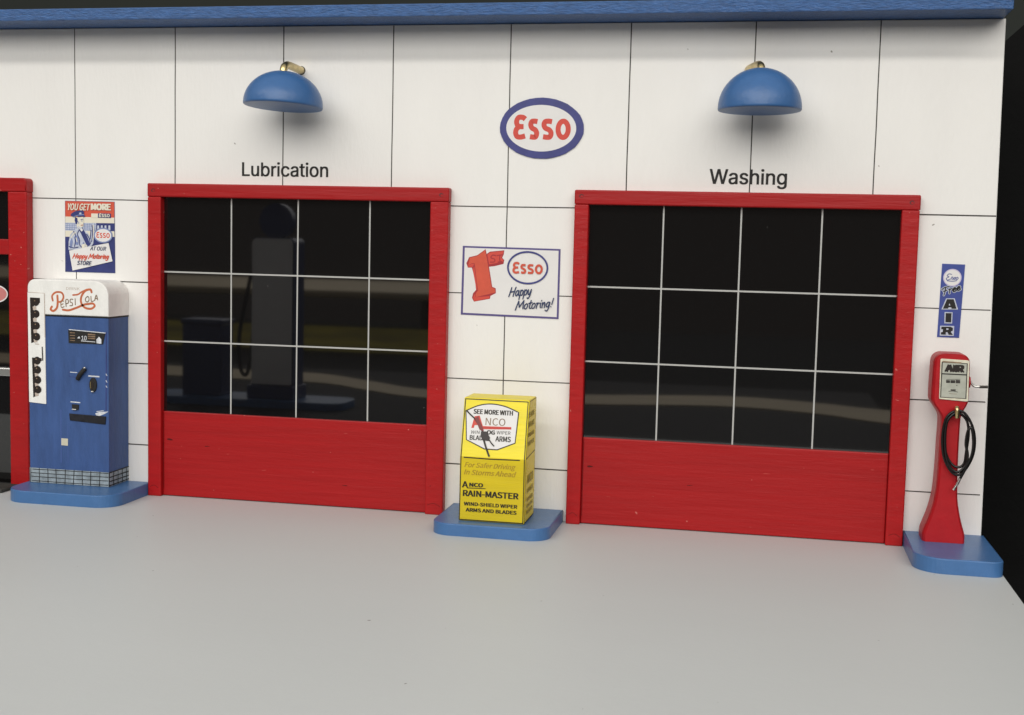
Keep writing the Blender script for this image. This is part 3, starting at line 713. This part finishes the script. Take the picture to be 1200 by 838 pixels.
for a in ([(BX0 + .03, BZ + .03), (BX0 + .05, CZ), (BX0 + .06, TZ - .06)], [(BX1 - .05, BZ + .03), (BX1 - .05, CZ), (BX1 - .06, TZ - .06)], [(BX0 + .04, TZ - .06), (BX1 - .05, TZ - .07)], [(BX0 + .04, BZ + .05), (BX1 - .05, BZ + .05)]):
    m.ribbon(a, .04, plf, BLKINK, smooth=0, cap=False)
m.ribbon([(BX0 + .18, CZ - .02), (20.3, CZ - .04), (BX1 - .25, CZ - .02)], .045, plf, BLKINK, smooth=0)
for a in ([(BF + .06, BZ + .04), (BF + .06, CZ)], [(BF + .06, CZ), (BT + .06, TZ - .06)], [(BF + .06, CZ + .02), (BB - .06, CZ + .12)], [(BT + .06, TZ - .06), (BB - .05, TZ - .05)], [(BB - .05, TZ - .05), (BB - .04, BZ + .05)], [(BF + .06, BZ + .05), (BB - .05, BZ + .06)]):
    m.ribbon(a, .04, pls, BLKINK if a[0][1] < 5 else OLIVE, smooth=0, cap=False)
body = m.build('cabinet_body', wc, CB)
nrm = Vector((0, -(TZ - CZ), (BT - BF))).normalized(); pt = (20, BF, CZ)
Qa = lambda L: [W(530 + x / 9.31, 455 + y / 9.31, p0=pt, n=nrm) for x, y in L]
Qb = lambda L: [W(530 + x / 7.618, 530 + y / 7.618, BF) for x, y in L]
m = MB(); m.layer = .008
hexp = crom([(p[0], p[1], 0) for p in Qa([(150, 245), (290, 188), (430, 172), (580, 200), (725, 265)])], 6)
hexp = [(p.x, p.y) for p in hexp] + Qa([(705, 440), (685, 600), (490, 672), (350, 662), (155, 560)])
m.flat(hexp, plf, PAPER); m.ribbon(hexp + [hexp[0]], .045, plf, BLKINK, smooth=0)
badge = m.build('badge', wc, CB, flip=False)
m = MB(); m.layer = .014
a, b = Qa([(235, 276), (660, 282)]); m.text('SEE MORE WITH', a[0], b[0], a[1], .18, plf, BLKINK, bold=.02)
a, b = Qa([(362, 400), (578, 404)]); m.text('NCO', a[0], b[0], a[1], .28, plf, BROWNT)
m.flat(Qa([(208, 432), (245, 305), (300, 298), (340, 430), (300, 432), (285, 400), (245, 402), (235, 432)]), plf, PRED)
m.flat(Qa([(325, 412), (645, 424), (645, 450), (330, 446)]), plf, PRED)
m.ribbon(Qa([(335, 430), (640, 438)]), .025, plf, PDRED, smooth=0, cap=False)
a, b = Qa([(205, 494), (300, 492)]); m.text('WIN', a[0], b[0], a[1], .13, plf, BLKINK, shear=.1)
a, b = Qa([(380, 500), (462, 500)]); m.text('OG', a[0], b[0], a[1], .15, plf, BLKINK, bold=.02)
a, b = Qa([(484, 500), (635, 503)]); m.text('WIPER', a[0], b[0], a[1], .13, plf, BLKINK)
a, b = Qa([(192, 560), (330, 562)]); m.text('BLAD', a[0], b[0], a[1], .18, plf, BLKINK, bold=.012)
a, b = Qa([(472, 578), (636, 580)]); m.text('ARMS', a[0], b[0], a[1], .2, plf, BLKINK, bold=.012)
m.build('badge_lettering', badge, CB, flip=False)
m = MB(); m.layer = .034                               # wiper arm drawing
m.ribbon(Qa([(160, 242), (205, 290), (250, 335), (300, 420), (345, 490)]), .055, plf, BLKINK)
m.flat(Qa([(250, 330), (285, 300), (300, 350), (340, 440), (345, 470), (300, 450)]), plf, mat('print_maroon', (.20, .03, .03), .5))
m.flat(Qa([(315, 470), (375, 470), (415, 540), (400, 575), (330, 565), (312, 520)]), plf, DKPR)
m.ribbon(Qa([(345, 560), (365, 630), (385, 690), (402, 738)]), .075, plf, BLKINK)
m.ribbon(Qa([(400, 555), (430, 600), (455, 628)]), .05, plf, BLKINK)
m.build('badge_wiper', badge, CB, flip=False)
m = MB(); m.layer = .004
a, b = Qb([(110, 130), (565, 150)]); m.text('For Safer Driving', a[0], b[0], a[1], .19, plf, TAN, shear=.3, bold=.01)
a, b = Qb([(105, 196), (570, 222)]); m.text('In Storms Ahead', a[0], b[0], a[1], .20, plf, TAN, shear=.3, bold=.01)
a, b = Qb([(90, 312), (138, 315)]); m.text('A', a[0], b[0], a[1], .25, plf, BLKINK, bold=.03)
a, b = Qb([(155, 305), (272, 310)]); m.text('NCO', a[0], b[0], a[1], .15, plf, BLKINK, bold=.02)
m.ribbon(Qb([(135, 318), (295, 325)]), .03, plf, BLKINK, smooth=0)
a, b = Qb([(98, 388), (588, 412)]); m.text('RAIN-MASTER', a[0], b[0], a[1], .235, plf, BLKINK, bold=.016)
a, b = Qb([(105, 472), (578, 498)]); m.text('WIND-SHIELD WIPER', a[0], b[0], a[1], .14, plf, BLKINK, bold=.016)
a, b = Qb([(122, 526), (572, 556)]); m.text('ARMS AND BLADES', a[0], b[0], a[1], .14, plf, BLKINK, bold=.016)
m.build('front_lettering', wc, CB, flip=False)
m = MB(); m.layer = .004                               # faded lettering on the side
for body, z, c in (('SEE MORE', 4.8, .2), ('WITH ANCO', 4.4, .2), ('WINDSHIELD', 4.0, .16), ('WIPER', 3.65, .16), ('ANCO', 2.1, .34), ('RAIN-MASTER', 1.7, .2), ('WIPER', 1.35, .15), ('ARMS AND', 1.1, .14), ('BLADES', .85, .14)):
    m.text(body, -3.0, -1.7, z, c, pls, OLIVE, bold=.015)
m.build('side_lettering', wc, CB, flip=False)

# ------------------------------------------------------------------ air pump
AX, AY0, AY1, AZ = 38.17, -1.86, -.6, .585
APB = (AX, -1.2, AZ)
ap = empty('air_pump', 'red toy air pump with coiled black hose standing on the right plinth', 'air pump', APB)
P = [(AZ, .80, .0), (.9, .79, 0), (1.2, .70, 0), (1.6, .58, .01), (2.2, .45, .02), (2.8, .40, .03), (3.6, .375, .03), (4.5, .365, .03), (5.2, .36, .04), (5.5, .38, .03), (5.72, .47, 0), (6.05, .66, -.03), (6.3, .695, -.04), (7.0, .69, -.04), (7.62, .675, -.04)]
P2 = []
pz = [Vector((p[0], p[1], p[2])) for p in P]
for q in crom(pz, 3): P2.append((q.x, q.y, q.z))
for k in range(1, 7):
    a = R(15 * k); P2.append((7.62 + .36 * math.sin(a), .675 - .36 * (1 - math.cos(a)), -.04))
m = MB(); rings = []
for z, hw, sh in P2:
    c = AX + sh; f = min(.10, hw * .3); b = .24
    rings.append([(c - hw, AY1, z), (c + hw, AY1, z), (c + hw, AY0 + b, z), (c + hw - f * .35, AY0 + b * .35, z), (c + hw - f, AY0, z), (c - hw + f, AY0, z), (c - hw + f * .35, AY0 + b * .35, z), (c - hw, AY0 + b, z)])
m.loft(rings, PUMPR, False); m.build('pump_body', ap, APB)
Qd = lambda L: [W(1080 + x / 8.375, 400 + y / 8.375, AY0 - .04) for x, y in L]
m = MB(); m.prism_y(Qd([(186, 178), (200, 170), (458, 188), (470, 200), (456, 588), (440, 592), (176, 566), (172, 555)]), AY0 - .05, AY0 + .01, DIALW, .012); dial = m.build('dial_plate', ap, APB)
m = MB(); pl = wallplane(AY0 - .05); m.layer = .003
m.flat(Qd([(204, 205), (446, 220), (432, 560), (188, 545)]), pl, DIAL)
m.ribbon(Qd([(202, 203), (448, 219), (434, 562), (186, 548)]) + Qd([(202, 203)]), .045, pl, INKV, smooth=0, cap=False)
m.flat(Qd([(192, 312), (444, 324), (443, 336), (191, 324)]), pl, INK)
m.ribbon(Qd([(205, 198), (390, 212)]), .05, pl, BROWNT, smooth=0, cap=False)
a, b = Qd([(235, 296), (408, 302)]); m.text('AIR', a[0], b[0], a[1], .26, pl, DKPR, bold=.035)
for x0, x1, y0, y1 in ((240, 278, 380, 408), (283, 330, 380, 410), (335, 378, 378, 412)):
    m.flat(Qd([(x0, y0), (x1, y0 + 2), (x1, y1), (x0, y1)]), pl, INKV)
m.ribbon(Qd([(242, 374), (380, 372)]), .015, pl, INKV, smooth=0, cap=False)
m.flat(Qd([(338, 428), (352, 428), (346, 440)]), pl, INKV)
m.flat(Qd([(284, 470), (334, 472), (334, 486), (284, 484)]), pl, INKV)
m.ribbon(Qd([(262, 490), (310, 488), (356, 498)]), .02, pl, INKV, smooth=0, cap=False)
m.ribbon(Qd([(270, 512), (346, 518)]), .012, pl, BROWNT, smooth=0, cap=False)
m.build('dial_print', dial, APB, flip=False)
m = MB()
q = [W(1080 + x / 8.375, 400 + y / 8.375, -1.3) for x, y in ((470, 385), (488, 412), (515, 440), (560, 447), (600, 446), (643, 448))]
m.tube([(p[0], -1.3, p[1]) for p in q], lambda t: .045 if t < .5 else .045 + .02 * (t - .5), STEEL, 10)
m.tube([(q[4][0] - .12, -1.32, q[4][1] - .01), (q[5][0] + .02, -1.32, q[5][1])], .055, INKV, 10, 0)
m.build('crank_handle', ap, APB)
m = MB(); m.tube([(AX + .55, -1.2, 6.85), (AX + .74, -1.2, 6.85)], .22, PUMPR, 16, 0); m.build('crank_hub', ap, APB)
Qh = lambda x, y, yy: (lambda p: (p[0], yy, p[1]))(W(1080 + x / 6.99, 470 + y / 6.99, yy))
m = MB()
m.tube([Qh(290, 58, AY0 + .05), Qh(290, 56, AY0 - .2), Qh(290, 60, AY0 - .46), Qh(291, 80, AY0 - .52), Qh(291, 138, AY0 - .5)], .085, BRASS, 12)
m.build('hose_hook', ap, APB)
hp = [(286, 118, -.2), (240, 118, -.22), (205, 165, -.2), (186, 300, -.16), (200, 430, -.16), (245, 515, -.18), (300, 542, -.2), (348, 512, -.22), (366, 410, -.22), (385, 270, -.22), (372, 165, -.24), (318, 104, -.28),
      (260, 88, -.3), (198, 150, -.3), (170, 300, -.28), (182, 455, -.26), (235, 568, -.26), (300, 606, -.26), (368, 548, -.26), (424, 430, -.28), (434, 290, -.3), (398, 165, -.32), (330, 84, -.34),
      (262, 108, -.38), (208, 175, -.38), (192, 320, -.36), (205, 470, -.36), (250, 562, -.36), (310, 578, -.36), (368, 512, -.36), (376, 430, -.36), (362, 350, -.36), (378, 250, -.38), (408, 220, -.38), (424, 330, -.4), (412, 440, -.42), (372, 530, -.42), (335, 600, -.4), (316, 632, -.38)]
m = MB(); m.tube([Qh(x, y, AY0 + d) for x, y, d in hp], .052, RUBBER, 10, 7); hose = m.build('hose', ap, APB)
m = MB(); m.tube([Qh(318, 628, AY0 - .38), Qh(300, 665, AY0 - .37), Qh(282, 695, AY0 - .36), Qh(262, 728, AY0 - .34)], lambda t: .05 if t < .6 else .04 + .05 * (t - .6), STEEL, 10); m.build('hose_nozzle', hose, APB)

# ------------------------------------------------------------------ things behind the camera that the dark windows mirror
GP = (-3.3, -33, 0)
m = MB(); m.prism_z(rrect(-13, 2.2, -35.0, -30.8, (1.2, 1.2, 1.2, 1.2), 8), .004, .55, BLUE, .05)
tag(m.build('plinth', base=(-5, -33, 0)), 'long blue island plinth mirrored at the bottom of the left window', 'plinth')
gp = empty('fuel_pump', 'pale grey fuel pump with dark round top mirrored in the left window', 'fuel pump', (GP[0], GP[1], .55))
gb = (GP[0], GP[1], .55)
m = MB(); m.prism_y(rrect(-4.9, -1.75, 1.5, 12, (.05, .05, .35, .35)), -34.1, -32.0, NAVYP, .1); m.build('pump_side', gp, gb)
m = MB(); m.prism_y(rrect(-4.8, -1.85, 1.6, 11.95, (.05, .05, .35, .35)), -32.02, -31.75, PUMPW, .1); m.build('pump_panel', gp, gb)
m = MB(); m.box(-5.1, -1.6, -34.3, -31.6, .555, 1.5, NAVYP, .08); m.build('pump_foot', gp, gb)
m = MB(); m.prism_y(ell(-3.35, 13.2, 1.25, 1.25, 40), -33.4, -32.5, NAVYP, .15); m.build('pump_globe', gp, gb)
m = MB(); m.tube([(-5.0, -33, 11), (-5.4, -32.8, 9), (-6.1, -32.6, 5), (-6.0, -32.6, 2.6), (-5.5, -32.6, 2.2), (-5.2, -32.7, 4), (-5.05, -33, 7)], .14, RUBBER, 10); m.build('pump_hose', gp, gb)
ocb = (-8.7, -33, .55)
oc = empty('oil_cabinet', 'navy oil can cabinet mirrored beside the fuel pump in the left window', 'cabinet', ocb)
m = MB(); m.box(-10.2, -7.2, -34, -31.9, .555, 5.7, NAVYP, .08); m.build('cabinet_body', oc, ocb)
m = MB(); m.box(-10.3, -7.1, -34.1, -31.8, 5.702, 6.05, NAVYP, .08); m.build('cabinet_top', oc, ocb)
m = MB()
up = crom([(-60, -60, 0), (-22.4, -55.5, 0), (-9, -54.9, 0), (-2, -50.5, 0), (5, -46, 0), (17, -47.8, 0), (28, -51.5, 0), (35, -49.8, 0), (42, -46.4, 0), (60, -44, 0)], 5)
lo = crom([(-60, -52, 0), (-19, -47.8, 0), (-6, -47.6, 0), (0, -43.8, 0), (6, -40.6, 0), (17.8, -41.5, 0), (28, -44.5, 0), (35, -42.6, 0), (42, -38, 0), (60, -36, 0)], 5)
m.prism_z([(p.x, p.y) for p in up] + [(p.x, p.y) for p in reversed(lo)], .034, .12, WOOD)
tag(m.build('wooden_batten', base=(0, -48, 0)), 'long pale curving wooden strip mirrored low across both dark windows', 'batten')
m = MB()
m.loft([[(x, -98 + a, b) for a, b in ((0, -1.6), (-4.2, 1.2), (-5.2, 1.2), (-2.5, -1.6))] for x in (-90, -9)], YELB)
tag(m.build('yellow_board', base=(-45, -100, -1.6)), 'leaning yellow board mirrored in the middle of the left window', 'board')
m = MB(); m.box(-130, -6, -156, -104, 4.9, 5.8, WOOD, .15); wb = m.build('wooden_bench', base=(-60, -128, -1.6))
tag(wb, 'pale wooden bench mirrored in the upper half of the left window', 'bench')
for x in (-128, -14):
    m = MB(); m.box(x, x + 3, -150, -110, -1.615, 4.895, WOOD, .1); m.build('leg', wb, (-60, -128, -1.6))

# ------------------------------------------------------------------ light
def area(name, loc, target, sx, sy, power, col):
    l = bpy.data.lights.new(name, 'AREA'); l.shape = 'RECTANGLE'; l.size = sx * S; l.size_y = sy * S; l.energy = power; l.color = col
    o = bpy.data.objects.new(name, l); COL.objects.link(o); o.location = Vector(loc) * S
    o.rotation_euler = (Vector(target) - Vector(loc)).to_track_quat('-Z', 'Y').to_euler()
    return o
area('ceiling_tube_lamp', (16, -105, 108), (20, 0, 8), 380, 11, 14.0, (1.0, .962, .90))
area('added_front_fill', (24, -260, 112), (20, 0, 10), 300, 110, 41, (1.0, .972, .92))  # broad front fill, added to lift the shade under the roof; no real fixture

w = bpy.data.worlds.new('World'); scene.world = w; w.use_nodes = True
nt = w.node_tree; bg = nt.nodes['Background']
tc = nt.nodes.new('ShaderNodeTexCoord'); sp = nt.nodes.new('ShaderNodeSeparateXYZ'); rp = nt.nodes.new('ShaderNodeValToRGB')
nt.links.new(tc.outputs['Generated'], sp.inputs[0]); nt.links.new(sp.outputs['Z'], rp.inputs['Fac']); nt.links.new(rp.outputs['Color'], bg.inputs['Color'])
e = rp.color_ramp.elements; e[0].position = .09; e[0].color = (.10, .085, .075, 1); e[1].position = .36; e[1].color = (.83, .83, .82, 1)
bg.inputs['Strength'].default_value = .6

vs = scene.view_settings; scene.display_settings.display_device = 'sRGB'
vs.view_transform = 'Standard'; vs.look = 'None'; vs.exposure = 0; vs.gamma = 1
scene.render.resolution_x = 1024; scene.render.resolution_y = 715
scene.cycles.max_bounces = 8; scene.cycles.use_denoising = True
